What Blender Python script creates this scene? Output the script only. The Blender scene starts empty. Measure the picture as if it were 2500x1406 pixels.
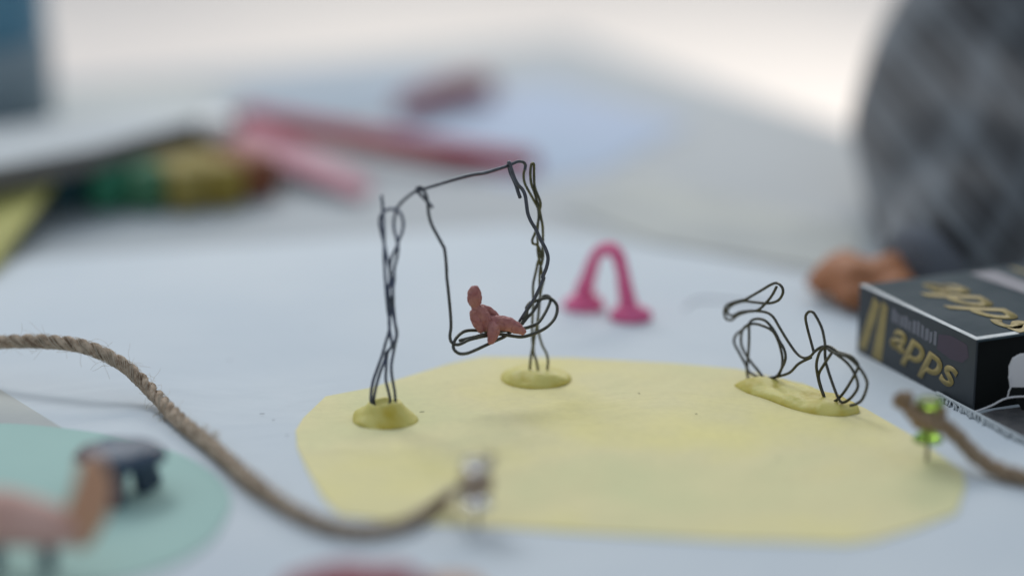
import bpy, bmesh, math, random
from mathutils import Vector, Matrix, noise
random.seed(7)
S = bpy.context.scene
COL = S.collection
R = math.radians

# ------------------------------------------------------------------ camera
PITCH = R(16.0); FMM = 85.0; DIST = 0.65
TGT = Vector((0, 0, 0.030))
DIR = Vector((0, math.cos(PITCH), -math.sin(PITCH)))
UP = Vector((0, math.sin(PITCH), math.cos(PITCH)))
RT = Vector((1, 0, 0))
CAM = TGT - DIR * DIST
F = 2500 / 36 * FMM
cd = bpy.data.cameras.new('camera'); cam = bpy.data.objects.new('camera', cd); COL.objects.link(cam)
cam.location = CAM
cam.rotation_euler = (math.pi / 2 - PITCH, 0, 0)
cd.lens = FMM; cd.sensor_width = 36; cd.sensor_fit = 'HORIZONTAL'
cd.clip_start = 0.01; cd.clip_end = 60
cd.dof.use_dof = True; cd.dof.focus_distance = 0.648; cd.dof.aperture_fstop = 2.3
S.camera = cam

# ------------------------------------------------------------------ light
w = bpy.data.worlds.new('World'); S.world = w; w.use_nodes = True
nt = w.node_tree; bg = nt.nodes['Background']
tc = nt.nodes.new('ShaderNodeTexCoord'); sp = nt.nodes.new('ShaderNodeSeparateXYZ')
rmp = nt.nodes.new('ShaderNodeValToRGB')
nt.links.new(tc.outputs['Generated'], sp.inputs[0]); nt.links.new(sp.outputs['Z'], rmp.inputs[0])
rmp.color_ramp.elements[0].position = 0.0; rmp.color_ramp.elements[0].color = (0.80, 0.80, 0.82, 1)
rmp.color_ramp.elements[1].position = 0.7; rmp.color_ramp.elements[1].color = (0.62, 0.74, 0.88, 1)
nt.links.new(rmp.outputs[0], bg.inputs[0]); bg.inputs[1].default_value = 0.52

def area(name, loc, tgt, size, power, col):
    ld = bpy.data.lights.new(name, 'AREA'); ld.shape = 'SQUARE'; ld.size = size
    ld.energy = power; ld.color = col
    o = bpy.data.objects.new(name, ld); COL.objects.link(o); o.location = loc
    o.rotation_euler = (Vector(tgt) - Vector(loc)).to_track_quat('-Z', 'Y').to_euler()
area('close_key_light', (-0.40, 0.72, 0.95), (0, 0.05, 0), 0.42, 5.0, (0.93, 0.96, 1.0))  # unseen key lamp, set close so table brightness falls off outward
area('floor_fill_light', (0.5, 3.2, 1.6), (-0.3, 3.6, -0.74), 2.2, 74, (1.0, 0.93, 0.85))  # unseen warm fill added to brighten the floor past the table

vs = S.view_settings
vs.view_transform = 'Standard'; vs.look = 'None'; vs.exposure = 0.26; vs.gamma = 1
S.cycles.use_denoising = True
try: S.cycles.denoiser = 'OPENIMAGEDENOISE'
except Exception: pass
S.cycles.max_bounces = 8

# ------------------------------------------------------------------ geometry of the view: a pixel of the photo -> a point in the place
def ray(px, py): return DIR + RT * ((px - 1250) / F) + UP * ((703 - py) / F)
def AY(px, py, Y):
    r = ray(px, py); return CAM + r * ((Y - CAM.y) / r.y)
def AZ(px, py, z=0.0):
    r = ray(px, py); return CAM + r * ((z - CAM.z) / r.z)
ZP = 0.0007      # top of the yellow sheet
ZT = 0.0003      # top of the white sheet

# ------------------------------------------------------------------ materials
def mat(name, base, rough=0.6, var=0.0, vscale=50, col2=None, bump=0.0, bscale=300, metal=0.0, spec=0.5,
        trans=0.0, coat=0.0, sss=0.0, sheen=0.0, detail=4, ior=1.45):
    m = bpy.data.materials.new(name); m.use_nodes = True
    t = m.node_tree; b = t.nodes['Principled BSDF']
    b.inputs['Base Color'].default_value = (*base, 1); b.inputs['Roughness'].default_value = rough
    b.inputs['Metallic'].default_value = metal; b.inputs['Specular IOR Level'].default_value = spec
    b.inputs['Transmission Weight'].default_value = trans; b.inputs['Coat Weight'].default_value = coat
    b.inputs['IOR'].default_value = ior
    b.inputs['Sheen Weight'].default_value = sheen
    if sss:
        b.inputs['Subsurface Weight'].default_value = sss; b.inputs['Subsurface Scale'].default_value = 0.001
        b.inputs['Subsurface Radius'].default_value = (1.0, 0.6, 0.3)
    c = t.nodes.new('ShaderNodeTexCoord')
    if var or col2:
        n = t.nodes.new('ShaderNodeTexNoise'); n.inputs['Scale'].default_value = vscale; n.inputs['Detail'].default_value = detail
        t.links.new(c.outputs['Object'], n.inputs['Vector'])
        mx = t.nodes.new('ShaderNodeValToRGB')
        a = mx.color_ramp.elements
        a[0].position = 0.35; a[1].position = 0.65
        a[0].color = (*base, 1)
        c2 = col2 if col2 else tuple(max(0, x * (1 - var)) for x in base)
        a[1].color = (*c2, 1)
        t.links.new(n.outputs['Fac'], mx.inputs[0]); t.links.new(mx.outputs[0], b.inputs['Base Color'])
    if bump:
        n2 = t.nodes.new('ShaderNodeTexNoise'); n2.inputs['Scale'].default_value = bscale; n2.inputs['Detail'].default_value = 5
        t.links.new(c.outputs['Object'], n2.inputs['Vector'])
        bp = t.nodes.new('ShaderNodeBump'); bp.inputs['Strength'].default_value = bump; bp.inputs['Distance'].default_value = 0.0004
        t.links.new(n2.outputs['Fac'], bp.inputs['Height']); t.links.new(bp.outputs[0], b.inputs['Normal'])
    return m

M = {}
M['table'] = mat('table_laminate', (0.34, 0.375, 0.395), 0.55, col2=(0.30, 0.33, 0.345), vscale=9, bump=0.1, bscale=400)
M['paper'] = mat('white_paper', (0.59, 0.63, 0.65), 0.75, col2=(0.535, 0.585, 0.62), vscale=11, bump=0.3, bscale=140, spec=0.25, detail=7)
M['paper_blue'] = mat('blue_white_paper', (0.44, 0.50, 0.62), 0.75, col2=(0.38, 0.46, 0.56), vscale=14, spec=0.25)
M['paper_grey'] = mat('grey_white_paper', (0.36, 0.42, 0.49), 0.75, col2=(0.31, 0.36, 0.40), vscale=10, spec=0.25)
M['paper_cream'] = mat('cream_paper', (0.53, 0.535, 0.49), 0.8, col2=(0.42, 0.435, 0.42), vscale=22, bump=0.2, bscale=800, spec=0.2)
M['mint'] = mat('mint_paper', (0.375, 0.54, 0.485), 0.8, col2=(0.355, 0.515, 0.465), vscale=30, spec=0.2)
M['wire'] = mat('dark_craft_wire', (0.085, 0.092, 0.115), 0.30, metal=0.55, col2=(0.060, 0.064, 0.075), vscale=600, bump=0.15, bscale=2500)
M['wire_blue_fringe'] = mat('blue_fringe_wire', (0.080, 0.100, 0.170), 0.32, metal=0.5, col2=(0.055, 0.068, 0.11), vscale=600, bump=0.15, bscale=2500)  # blue tint imitates the lens's colour fringe on the left post
M['wire_olive_fringe'] = mat('olive_fringe_wire', (0.125, 0.120, 0.050), 0.32, metal=0.5, col2=(0.07, 0.07, 0.045), vscale=500, bump=0.15, bscale=2500)  # lens colour fringe put into the wire's tone, olive on the right post
M['wire2'] = mat('dark_bronze_wire', (0.080, 0.078, 0.060), 0.30, metal=0.55, col2=(0.050, 0.050, 0.042), vscale=600, bump=0.15, bscale=2500)
M['floor'] = mat('pale_floor', (0.82, 0.765, 0.71), 0.6, col2=(0.67, 0.635, 0.61), vscale=0.9, detail=1)  # slow tone noise imitates soft light pools and shadows on the floor
M['jute'] = mat('jute_fibre', (0.56, 0.44, 0.33), 0.9, col2=(0.22, 0.155, 0.105), vscale=420, bump=1.0, bscale=2500, spec=0.15)
M['jute_dark'] = mat('dark_jute_fibre', (0.36, 0.26, 0.17), 0.9, col2=(0.20, 0.13, 0.075), vscale=700, bump=0.9, bscale=2500, spec=0.15)
M['fibre'] = mat('loose_jute_fibre', (0.55, 0.48, 0.38), 0.8, spec=0.2)
M['navy'] = mat('navy_clay', (0.030, 0.055, 0.090), 0.45, col2=(0.042, 0.072, 0.115), vscale=150, bump=0.3, bscale=500)
M['terra'] = mat('terracotta_clay', (0.56, 0.31, 0.185), 0.65, col2=(0.50, 0.27, 0.16), vscale=120, bump=0.3, bscale=500)
M['blush'] = mat('blush_clay', (0.60, 0.38, 0.32), 0.7, col2=(0.54, 0.32, 0.26), vscale=90, bump=0.3, bscale=500)
M['magenta'] = mat('magenta_clay', (0.78, 0.16, 0.32), 0.6, col2=(0.70, 0.11, 0.26), vscale=260, bump=0.7, bscale=500)
M['red'] = mat('red_clay', (0.31, 0.085, 0.10), 0.8, col2=(0.27, 0.065, 0.08), vscale=60)
M['rust'] = mat('rust_clay', (0.27, 0.085, 0.035), 0.6, col2=(0.17, 0.06, 0.03), vscale=80)
M['redpaint'] = mat('red_lacquer', (0.40, 0.045, 0.055), 0.8, spec=0.1)
M['pinkpaper'] = mat('pink_paper', (0.46, 0.25, 0.30), 0.7, col2=(0.42, 0.18, 0.22), vscale=20)
M['teal'] = mat('teal_clay', (0.006, 0.06, 0.075), 0.6)
M['green'] = mat('green_clay', (0.018, 0.17, 0.09), 0.6)
M['green2'] = mat('leaf_green_clay', (0.05, 0.17, 0.085), 0.6)
M['olive'] = mat('olive_clay', (0.28, 0.22, 0.05), 0.6)
M['ochre'] = mat('ochre_clay', (0.27, 0.20, 0.03), 0.6)
M['white'] = mat('white_plastic', (0.80, 0.80, 0.80), 0.4)
M['boardtop'] = mat('foam_board_face', (0.52, 0.545, 0.55), 0.7, col2=(0.46, 0.49, 0.50), vscale=12)
M['boardedge'] = mat('foam_board_edge', (0.15, 0.145, 0.135), 0.8)
M['yellowcard'] = mat('yellow_card', (0.44, 0.42, 0.13), 0.75, col2=(0.38, 0.36, 0.12), vscale=30)
M['blueplastic'] = mat('blue_plastic', (0.10, 0.26, 0.37), 0.45)
M['greyblue'] = mat('grey_blue_reflection_tone', (0.26, 0.34, 0.39), 0.6)  # lower bottle tone stands in for reflection and shadow near the table
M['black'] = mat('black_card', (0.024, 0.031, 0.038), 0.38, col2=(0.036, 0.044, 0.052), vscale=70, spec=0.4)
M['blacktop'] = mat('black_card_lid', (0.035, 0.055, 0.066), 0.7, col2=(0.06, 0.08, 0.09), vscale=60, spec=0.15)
M['blackin'] = mat('dark_inner_card', (0.012, 0.014, 0.014), 0.8, spec=0.1)
M['gold'] = mat('gold_ink', (0.36, 0.28, 0.10), 0.5, metal=0.1, col2=(0.27, 0.21, 0.075), vscale=150)
M['greyink'] = mat('grey_ink', (0.16, 0.165, 0.20), 0.5)
M['plum'] = mat('plum_ink', (0.05, 0.03, 0.055), 0.4)
M['edgewear'] = mat('worn_pale_fold', (0.38, 0.44, 0.47), 0.35, col2=(0.25, 0.31, 0.34), vscale=250)
M['cloth'] = mat('dark_woven_cloth', (0.085, 0.08, 0.08), 0.9, col2=(0.05, 0.05, 0.052), vscale=300, bump=0.8, bscale=1500)
M['fringe'] = mat('pale_frayed_thread', (0.40, 0.44, 0.46), 0.8)
M['thread'] = mat('white_thread', (0.62, 0.62, 0.64), 0.7)
M['skin'] = mat('brown_skin', (0.36, 0.145, 0.06), 0.65, col2=(0.31, 0.12, 0.05), vscale=60, sss=0.1)
M['hair'] = mat('black_hair', (0.012, 0.010, 0.010), 0.4, bump=0.6, bscale=200)
M['cuff'] = mat('slate_grey_cuff', (0.11, 0.12, 0.14), 0.9)
M['needle'] = mat('steel_needle', (0.20, 0.18, 0.17), 0.35, metal=0.9)

def mat_sheet():
    m = mat('pale_yellow_paper', (0.60, 0.575, 0.345), 0.8, spec=0.2, bump=0.2, bscale=900)
    t = m.node_tree; b = t.nodes['Principled BSDF']
    c = t.nodes.new('ShaderNodeTexCoord')
    n1 = t.nodes.new('ShaderNodeTexNoise'); n1.inputs['Scale'].default_value = 16; n1.inputs['Detail'].default_value = 3
    n2 = t.nodes.new('ShaderNodeTexNoise'); n2.inputs['Scale'].default_value = 420; n2.inputs['Detail'].default_value = 6
    r1 = t.nodes.new('ShaderNodeValToRGB'); e = r1.color_ramp.elements
    e[0].position = 0.33; e[0].color = (0.80, 0.71, 0.31, 1); e[1].position = 0.68; e[1].color = (0.67, 0.645, 0.36, 1)
    x = r1.color_ramp.elements.new(0.52); x.color = (0.745, 0.67, 0.375, 1)
    mx = t.nodes.new('ShaderNodeMix'); mx.data_type = 'RGBA'; mx.blend_type = 'MULTIPLY'; mx.inputs[0].default_value = 1
    r2 = t.nodes.new('ShaderNodeValToRGB'); e = r2.color_ramp.elements
    e[0].position = 0.3; e[0].color = (0.955, 0.955, 0.965, 1); e[1].position = 0.6; e[1].color = (1, 1, 1, 1)
    for n in (n1, n2): t.links.new(c.outputs['Object'], n.inputs['Vector'])
    t.links.new(n1.outputs['Fac'], r1.inputs[0]); t.links.new(n2.outputs['Fac'], r2.inputs[0])
    t.links.new(r1.outputs[0], mx.inputs[6]); t.links.new(r2.outputs[0], mx.inputs[7])
    t.links.new(mx.outputs[2], b.inputs['Base Color'])
    return m
M['sheet'] = mat_sheet()
def crease(m, sc, st_):
    t = m.node_tree; b = t.nodes['Principled BSDF']; c = t.nodes.new('ShaderNodeTexCoord')
    v = t.nodes.new('ShaderNodeTexNoise'); v.inputs['Scale'].default_value = sc; v.inputs['Detail'].default_value = 3; v.inputs['Distortion'].default_value = 1.5
    bp = t.nodes.new('ShaderNodeBump'); bp.inputs['Strength'].default_value = st_; bp.inputs['Distance'].default_value = 0.003
    t.links.new(c.outputs['Object'], v.inputs['Vector']); t.links.new(v.outputs['Fac'], bp.inputs['Height'])
    if b.inputs['Normal'].is_linked: t.links.new(b.inputs['Normal'].links[0].from_socket, bp.inputs['Normal'])
    t.links.new(bp.outputs[0], b.inputs['Normal'])
crease(M['sheet'], 22, 0.5); crease(M['paper'], 14, 0.5)

def mat_clay_yellow():
    m = mat('olive_yellow_clay', (0.62, 0.55, 0.16), 0.5, col2=(0.50, 0.39, 0.035), vscale=130, bump=0.8, bscale=420, sss=0.2, detail=2)
    t = m.node_tree
    for n in t.nodes:
        if n.type == 'VALTORGB': n.color_ramp.elements[0].position = 0.48; n.color_ramp.elements[1].position = 0.72
    return m
M['clay'] = mat_clay_yellow()

def mat_pink():
    m = mat('dusty_pink_clay', (0.40, 0.165, 0.150), 0.6, sss=0.12)
    t = m.node_tree; b = t.nodes['Principled BSDF']
    c = t.nodes.new('ShaderNodeTexCoord')
    n1 = t.nodes.new('ShaderNodeTexNoise'); n1.inputs['Scale'].default_value = 450; n1.inputs['Detail'].default_value = 5
    r = t.nodes.new('ShaderNodeValToRGB'); e = r.color_ramp.elements
    e[0].position = 0.3; e[0].color = (0.33, 0.115, 0.115, 1); e[1].position = 0.75; e[1].color = (0.47, 0.22, 0.185, 1)
    mp = t.nodes.new('ShaderNodeMapping'); mp.inputs['Rotation'].default_value = (0.3, 0.9, 0.2)
    wv = t.nodes.new('ShaderNodeTexWave'); wv.inputs['Scale'].default_value = 900; wv.inputs['Distortion'].default_value = 6
    wv.inputs['Detail'].default_value = 2; wv.inputs['Detail Scale'].default_value = 0.6
    n3 = t.nodes.new('ShaderNodeTexNoise'); n3.inputs['Scale'].default_value = 900; n3.inputs['Detail'].default_value = 4
    ad = t.nodes.new('ShaderNodeMath'); ad.operation = 'ADD'
    bp = t.nodes.new('ShaderNodeBump'); bp.inputs['Strength'].default_value = 0.75; bp.inputs['Distance'].default_value = 0.00012
    t.links.new(c.outputs['Object'], n1.inputs['Vector']); t.links.new(c.outputs['Object'], n3.inputs['Vector'])
    t.links.new(c.outputs['Object'], mp.inputs[0]); t.links.new(mp.outputs[0], wv.inputs['Vector'])
    t.links.new(n1.outputs['Fac'], r.inputs[0]); t.links.new(r.outputs[0], b.inputs['Base Color'])
    t.links.new(wv.outputs['Fac'], ad.inputs[0]); t.links.new(n3.outputs['Fac'], ad.inputs[1])
    t.links.new(ad.outputs[0], bp.inputs['Height']); t.links.new(bp.outputs[0], b.inputs['Normal'])
    return m
M['pink'] = mat_pink()

def mat_plaid():
    m = mat('grey_plaid_flannel', (0.08, 0.09, 0.10), 0.95, spec=0.15, sheen=0.3)
    t = m.node_tree; b = t.nodes['Principled BSDF']
    c = t.nodes.new('ShaderNodeTexCoord')
    def band(rot, scale, lo, hi, seedoff):
        mp = t.nodes.new('ShaderNodeMapping'); mp.inputs['Rotation'].default_value = rot; mp.inputs['Location'].default_value = (seedoff,) * 3
        wv = t.nodes.new('ShaderNodeTexWave'); wv.inputs['Scale'].default_value = scale; wv.inputs['Distortion'].default_value = 0.4
        r = t.nodes.new('ShaderNodeValToRGB'); r.color_ramp.elements[0].position = lo; r.color_ramp.elements[1].position = hi
        t.links.new(c.outputs['Object'], mp.inputs[0]); t.links.new(mp.outputs[0], wv.inputs['Vector']); t.links.new(wv.outputs['Fac'], r.inputs[0])
        return r.outputs[0]
    def add(a, bb):
        n = t.nodes.new('ShaderNodeMath'); n.operation = 'ADD'; t.links.new(a, n.inputs[0]); t.links.new(bb, n.inputs[1]); return n.outputs[0]
    s1 = band((0, R(38), 0), 17, 0.66, 0.90, 0.0)
    s2 = band((0, R(-48), 0), 15, 0.66, 0.90, 0.013)
    s3 = band((0, R(42), 0), 51, 0.55, 0.95, 0.004)
    tot = add(add(s1, s2), s3)
    r = t.nodes.new('ShaderNodeValToRGB'); e = r.color_ramp.elements
    e[0].position = 0.0; e[0].color = (0.026, 0.027, 0.030, 1); e[1].position = 1.0; e[1].color = (0.110, 0.124, 0.136, 1)
    mu = t.nodes.new('ShaderNodeMath'); mu.operation = 'MULTIPLY'; mu.inputs[1].default_value = 0.5
    t.links.new(tot, mu.inputs[0]); t.links.new(mu.outputs[0], r.inputs[0]); t.links.new(r.outputs[0], b.inputs['Base Color'])
    return m
M['plaid'] = mat_plaid()

def mat_glass(name, col, emis=None):
    m = mat(name, col, 0.12, trans=0.85, ior=1.45)
    return m
M['greenpin'] = mat_glass('fluorescent_green_plastic', (0.52, 0.82, 0.13))
M['clearpin'] = mat_glass('clear_plastic', (0.88, 0.92, 0.95))

# ------------------------------------------------------------------ helpers
class MB:
    def __init__(s): s.v = []; s.f = []
    def add(s, vs_, fs):
        k = len(s.v); s.v += [tuple(p) for p in vs_]; s.f += [tuple(i + k for i in f) for f in fs]
    def build(s, name, m, parent=None, smooth=True, origin=None):
        me = bpy.data.meshes.new(name)
        o = Vector(origin) if origin else Vector((0, 0, 0))
        me.from_pydata([tuple(Vector(p) - o) for p in s.v], [], s.f); me.update()
        bm = bmesh.new(); bm.from_mesh(me); bmesh.ops.recalc_face_normals(bm, faces=bm.faces); bm.to_mesh(me); bm.free()
        if smooth:
            for p in me.polygons: p.use_smooth = True
        me.materials.append(M[m] if isinstance(m, str) else m)
        ob = bpy.data.objects.new(name, me); COL.objects.link(ob)
        if parent is not None:
            ob.parent = parent
            ob.location = o - wloc(parent)
        else: ob.location = o
        return ob
def wloc(o):
    v = Vector((0, 0, 0))
    while o: v += o.location; o = o.parent
    return v
def tag(o, label=None, cat=None, group=None, kind=None):
    if label: o['label'] = label
    if cat: o['category'] = cat
    if group: o['group'] = group
    if kind: o['kind'] = kind
    return o
def thing(name, loc, label, cat, group=None):
    o = bpy.data.objects.new(name, None); COL.objects.link(o); o.location = loc; o.empty_display_size = 0.01
    return tag(o, label, cat, group)

def crom(P, n=6, closed=False):
    P = [Vector(p) for p in P]; out = []
    N = len(P)
    rng = range(N) if closed else range(N - 1)
    for i in rng:
        if closed: a, b, c, d = P[(i - 1) % N], P[i], P[(i + 1) % N], P[(i + 2) % N]
        else: a, b, c, d = P[max(i - 1, 0)], P[i], P[i + 1], P[min(i + 2, N - 1)]
        for k in range(n):
            t = k / n
            out.append(0.5 * ((2 * b) + (c - a) * t + (2 * a - 5 * b + 4 * c - d) * t * t + (3 * b - a - 3 * c + d) * t ** 3))
    if not closed: out.append(P[-1].copy())
    return out
def frames(P):
    T = []
    for i in range(len(P)):
        t = P[min(i + 1, len(P) - 1)] - P[max(i - 1, 0)]
        T.append(t.normalized() if t.length > 1e-12 else Vector((0, 0, 1)))
    n = T[0].orthogonal().normalized(); out = []
    for i, t in enumerate(T):
        n = (n - t * n.dot(t))
        n = n.normalized() if n.length > 1e-9 else t.orthogonal().normalized()
        out.append((t, n, t.cross(n)))
    return out
def tube(mb, P, r, sides=10, sq=None):
    fr = frames(P); N = len(P)
    rr = r if isinstance(r, (list, tuple)) else [r] * N
    vs_ = []; fs = []
    for i, p in enumerate(P):
        t, n, b = fr[i]
        for k in range(sides):
            a = 2 * math.pi * k / sides
            vs_.append(p + (n * math.cos(a) + b * math.sin(a)) * rr[i])
    for i in range(N - 1):
        for k in range(sides):
            k2 = (k + 1) % sides
            fs.append((i * sides + k, i * sides + k2, (i + 1) * sides + k2, (i + 1) * sides + k))
    c0 = len(vs_); vs_.append(P[0] - fr[0][0] * rr[0] * 0.5); vs_.append(P[-1] + fr[-1][0] * rr[-1] * 0.5)
    for k in range(sides):
        k2 = (k + 1) % sides
        fs.append((k2, k, c0)); fs.append(((N - 1) * sides + k, (N - 1) * sides + k2, c0 + 1))
    mb.add(vs_, fs)
def interp(vals, n):
    out = []
    for i in range(n):
        x = i / (n - 1) * (len(vals) - 1); k = min(int(x), len(vals) - 2); t = x - k
        out.append(vals[k] * (1 - t) + vals[k + 1] * t)
    return out
def slab(mb, poly, z0, z1, bev=0):
    n = len(poly)
    vs_ = [(p[0], p[1], z0) for p in poly] + [(p[0], p[1], z1) for p in poly]
    fs = [tuple(range(n))[::-1], tuple(range(n, 2 * n))] + [(i, (i + 1) % n, (i + 1) % n + n, i + n) for i in range(n)]
    mb.add(vs_, fs)
def ellipsoid(mb, c, r, rot=None, nu=20, nv=14, nz=0.0, seed=0):
    c = Vector(c); vs_ = []; fs = []
    rot = rot or Matrix.Identity(3)
    for j in range(nv + 1):
        ph = math.pi * j / nv
        for i in range(nu):
            th = 2 * math.pi * i / nu
            d = Vector((math.sin(ph) * math.cos(th), math.sin(ph) * math.sin(th), math.cos(ph)))
            k = 1 + nz * noise.noise(d * 2.2 + Vector((seed, seed * 1.7, 0)))
            vs_.append(c + rot @ Vector((d.x * r[0] * k, d.y * r[1] * k, d.z * r[2] * k)))
    for j in range(nv):
        for i in range(nu):
            i2 = (i + 1) % nu
            fs.append((j * nu + i, j * nu + i2, (j + 1) * nu + i2, (j + 1) * nu + i))
    mb.add(vs_, fs)
def lathe(mb, c, prof, sides=28, axis=None):
    ax = (axis or Vector((0, 0, 1))).normalized(); n = ax.orthogonal().normalized(); b = ax.cross(n)
    c = Vector(c); vs_ = []; fs = []
    for (r, z) in prof:
        for k in range(sides):
            a = 2 * math.pi * k / sides
            vs_.append(c + ax * z + (n * math.cos(a) + b * math.sin(a)) * r)
    for i in range(len(prof) - 1):
        for k in range(sides):
            k2 = (k + 1) % sides
            fs.append((i * sides + k, i * sides + k2, (i + 1) * sides + k2, (i + 1) * sides + k))
    fs.append(tuple(range(sides))[::-1]); fs.append(tuple(range((len(prof) - 1) * sides, len(prof) * sides)))
    mb.add(vs_, fs)
def lump(mb, outline, z, h, prof, nzamp=0.0, seed=0, n=8, center=None, nsc=260, tilt=None):
    """clay pressed flat: a closed outline on the table, rings rising inwards after a height profile"""
    O = crom(outline, n, True)
    c = Vector(center) if center else sum(O, Vector()) / len(O)
    c.z = z; vs_ = []; fs = []; N = len(O)
    for (t, hh) in prof:
        for p in O:
            q = c + (Vector((p.x, p.y, z)) - c) * t
            nn = noise.noise(Vector((q.x, q.y, seed)) * nsc) * nzamp * (1 if hh > 0.05 else 0) * h
            q.z = z + max(0.0, h * hh + nn)
            if tilt: q.z += tilt(q, hh)
            vs_.append(q)
    for i in range(len(prof) - 1):
        for k in range(N):
            k2 = (k + 1) % N
            fs.append((i * N + k, i * N + k2, (i + 1) * N + k2, (i + 1) * N + k))
    k = (len(prof) - 1) * N
    fs.append(tuple(range(k, k + N)))
    fs.append(tuple(range(N))[::-1])
    mb.add(vs_, fs)
def rbox(mb, c, ax, ay, hz, half, r=0.2, seg=4):
    """rounded bar: half sizes along ax, ay (unit vectors) and up"""
    bm = bmesh.new(); bmesh.ops.create_cube(bm, size=2)
    for v in bm.verts: v.co = Vector((v.co.x * half[0], v.co.y * half[1], v.co.z * half[2]))
    bmesh.ops.bevel(bm, geom=list(bm.edges), offset=min(half) * r, segments=seg, profile=0.5, affect='EDGES')
    bm.verts.ensure_lookup_table(); bm.verts.index_update()
    c = Vector(c); az = ax.cross(ay)
    vs_ = [c + ax * v.co.x + ay * v.co.y + az * v.co.z for v in bm.verts]
    fs = [tuple(v.index for v in f.verts) for f in bm.faces]
    mb.add(vs_, fs); bm.free()
def remesh(ob, voxel, smooth=0, disp=None):
    md = ob.modifiers.new('r', 'REMESH'); md.mode = 'VOXEL'; md.voxel_size = voxel; md.use_smooth_shade = True
    if smooth:
        sm = ob.modifiers.new('s', 'SMOOTH'); sm.iterations = smooth; sm.factor = 0.5
    dg = bpy.context.evaluated_depsgraph_get(); dg.update()
    me = bpy.data.meshes.new_from_object(ob.evaluated_get(dg)); old = ob.data; ob.modifiers.clear(); ob.data = me
    me.name = ob.name
    for p in me.polygons: p.use_smooth = True
    if disp:
        nv_ = len(me.vertices); nb = [0.0] * (nv_ * 3); cb = [0.0] * (nv_ * 3)
        me.vertex_normals.foreach_get('vector', nb); me.vertices.foreach_get('co', cb)
        out = []
        for i_ in range(nv_): out.extend(disp(Vector(cb[3 * i_:3 * i_ + 3]), Vector(nb[3 * i_:3 * i_ + 3])))
        me.vertices.foreach_set('co', out); me.update()
    if not me.materials: me.materials.append(old.materials[0])
    return ob
def capsule(mb, pts, rads, sides=16, n=5):
    P = crom(pts, n); rr = interp(rads, len(P)); tube(mb, P, rr, sides)
    ellipsoid(mb, P[0], (rr[0],) * 3, nu=14, nv=10); ellipsoid(mb, P[-1], (rr[-1],) * 3, nu=14, nv=10)
def poly(pts, z=0.0): return [AZ(x, y, z) for x, y in pts]

# crops of the photograph the outlines were read from
def crop(x0, y0, s): return lambda x, y: (x0 + x / s, y0 + y / s)
K3 = crop(880, 460, 4.685); K4 = crop(860, 740, 4.394); K5 = crop(1200, 380, 4.685)
K6 = crop(1200, 640, 4.395); K7 = crop(1080, 680, 7.03); K8 = crop(1740, 670, 3.905)

# ================================================================== THE SETTING
b = MB()
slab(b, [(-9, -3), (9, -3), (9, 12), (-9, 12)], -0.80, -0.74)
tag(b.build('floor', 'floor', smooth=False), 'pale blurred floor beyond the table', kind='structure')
C0 = AZ(1390, 92, 0); du = Vector((0.456, -0.89, 0)).normalized(); dv = Vector((-du.y * -1, 0, 0))
dv = Vector((-0.89, -0.456, 0)).normalized()
b = MB(); slab(b, [C0, C0 + du * 1.5, C0 + du * 1.5 + dv * 1.3, C0 + dv * 1.3], -0.028, 0)
tag(b.build('table_top', 'table', smooth=False), 'white laminate table top under the papers', kind='structure')

def sheet(name, pts, z0, z1, m, label, cat, raw=None, smooth_out=0):
    P = raw or poly(pts, z1)
    b = MB(); slab(b, P, z0, z1); c = sum((Vector(p) for p in P), Vector()) / len(P)
    return tag(b.build(name, m, smooth=False, origin=(c.x, c.y, z0)), label, cat)

wd = Vector((0.99, 0.12, 0)).normalized()
sheet('white_paper_sheet', [(-900, 700), (1250, 552), (1700, 618), (2080, 700), (2900, 880), (4200, 2200), (-1900, 2200)], 0.00002, ZT, 'paper',
      'large bluish white paper lying under the yellow sheet and the models', 'paper')
sheet('background_paper', [(1040, 262), (1330, 200), (1690, 300), (1480, 410), (1260, 452), (860, 340)], 0.00002, 0.0004, 'paper_blue',
      'blurred blue white paper near the far corner of the table', 'paper')
sheet('background_paper', [(430, 262), (620, 205), (1000, 165), (1180, 205), (900, 300), (620, 330)], 0.00002, 0.0004, 'paper_grey',
      'blurred pale paper lying behind the long red stick', 'paper')
sheet('background_paper', [(130, 240), (420, 210), (600, 250), (300, 330), (60, 330)], 0.00045, 0.0008, 'paper_cream',
      'blurred off white paper behind the foam board', 'paper')
sheet('cream_paper', [(1360, 505), (1560, 425), (2110, 560), (2080, 668), (1600, 592)], 0.00045, 0.0007, 'paper_cream',
      'blurred cream paper between the pink arch and the far table edge', 'paper')
sheet('paper_scrap', [(-160, 860), (0, 950), (165, 1052), (120, 1100), (-160, 1100)], ZT + 0.00001, ZT + 0.0002, 'paper_cream',
      'cream paper strip pointing out from under the mint paper', 'paper scrap')
sheet('white_paper_sheet', [(100, 1044), (790, 1031), (1060, 1180), (1010, 1620), (-600, 1900)], ZT + 0.00001, ZT + 0.00008, 'paper',
      'thin white paper whose far edge meets the left side of the yellow sheet', 'paper')
# yellow sheet, corners snipped
yel = [(722, 1050), (740, 1020), (795, 967), (905, 946), (1095, 888), (1180, 870), (1400, 873), (1640, 886), (1800, 900), (1960, 935), (2110, 995),
       (2240, 1070), (2350, 1150), (2357, 1185), (2335, 1250), (2240, 1285), (2130, 1318), (2070, 1325), (1800, 1318), (1500, 1303), (1230, 1285), (1000, 1275), (830, 1255),
       (790, 1215), (748, 1140), (726, 1090)]
sheet('yellow_paper_sheet', yel, ZT + 0.0001, ZP, 'sheet', 'pale yellow paper with snipped corners under the wire swing and bicycle', 'paper')

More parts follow.
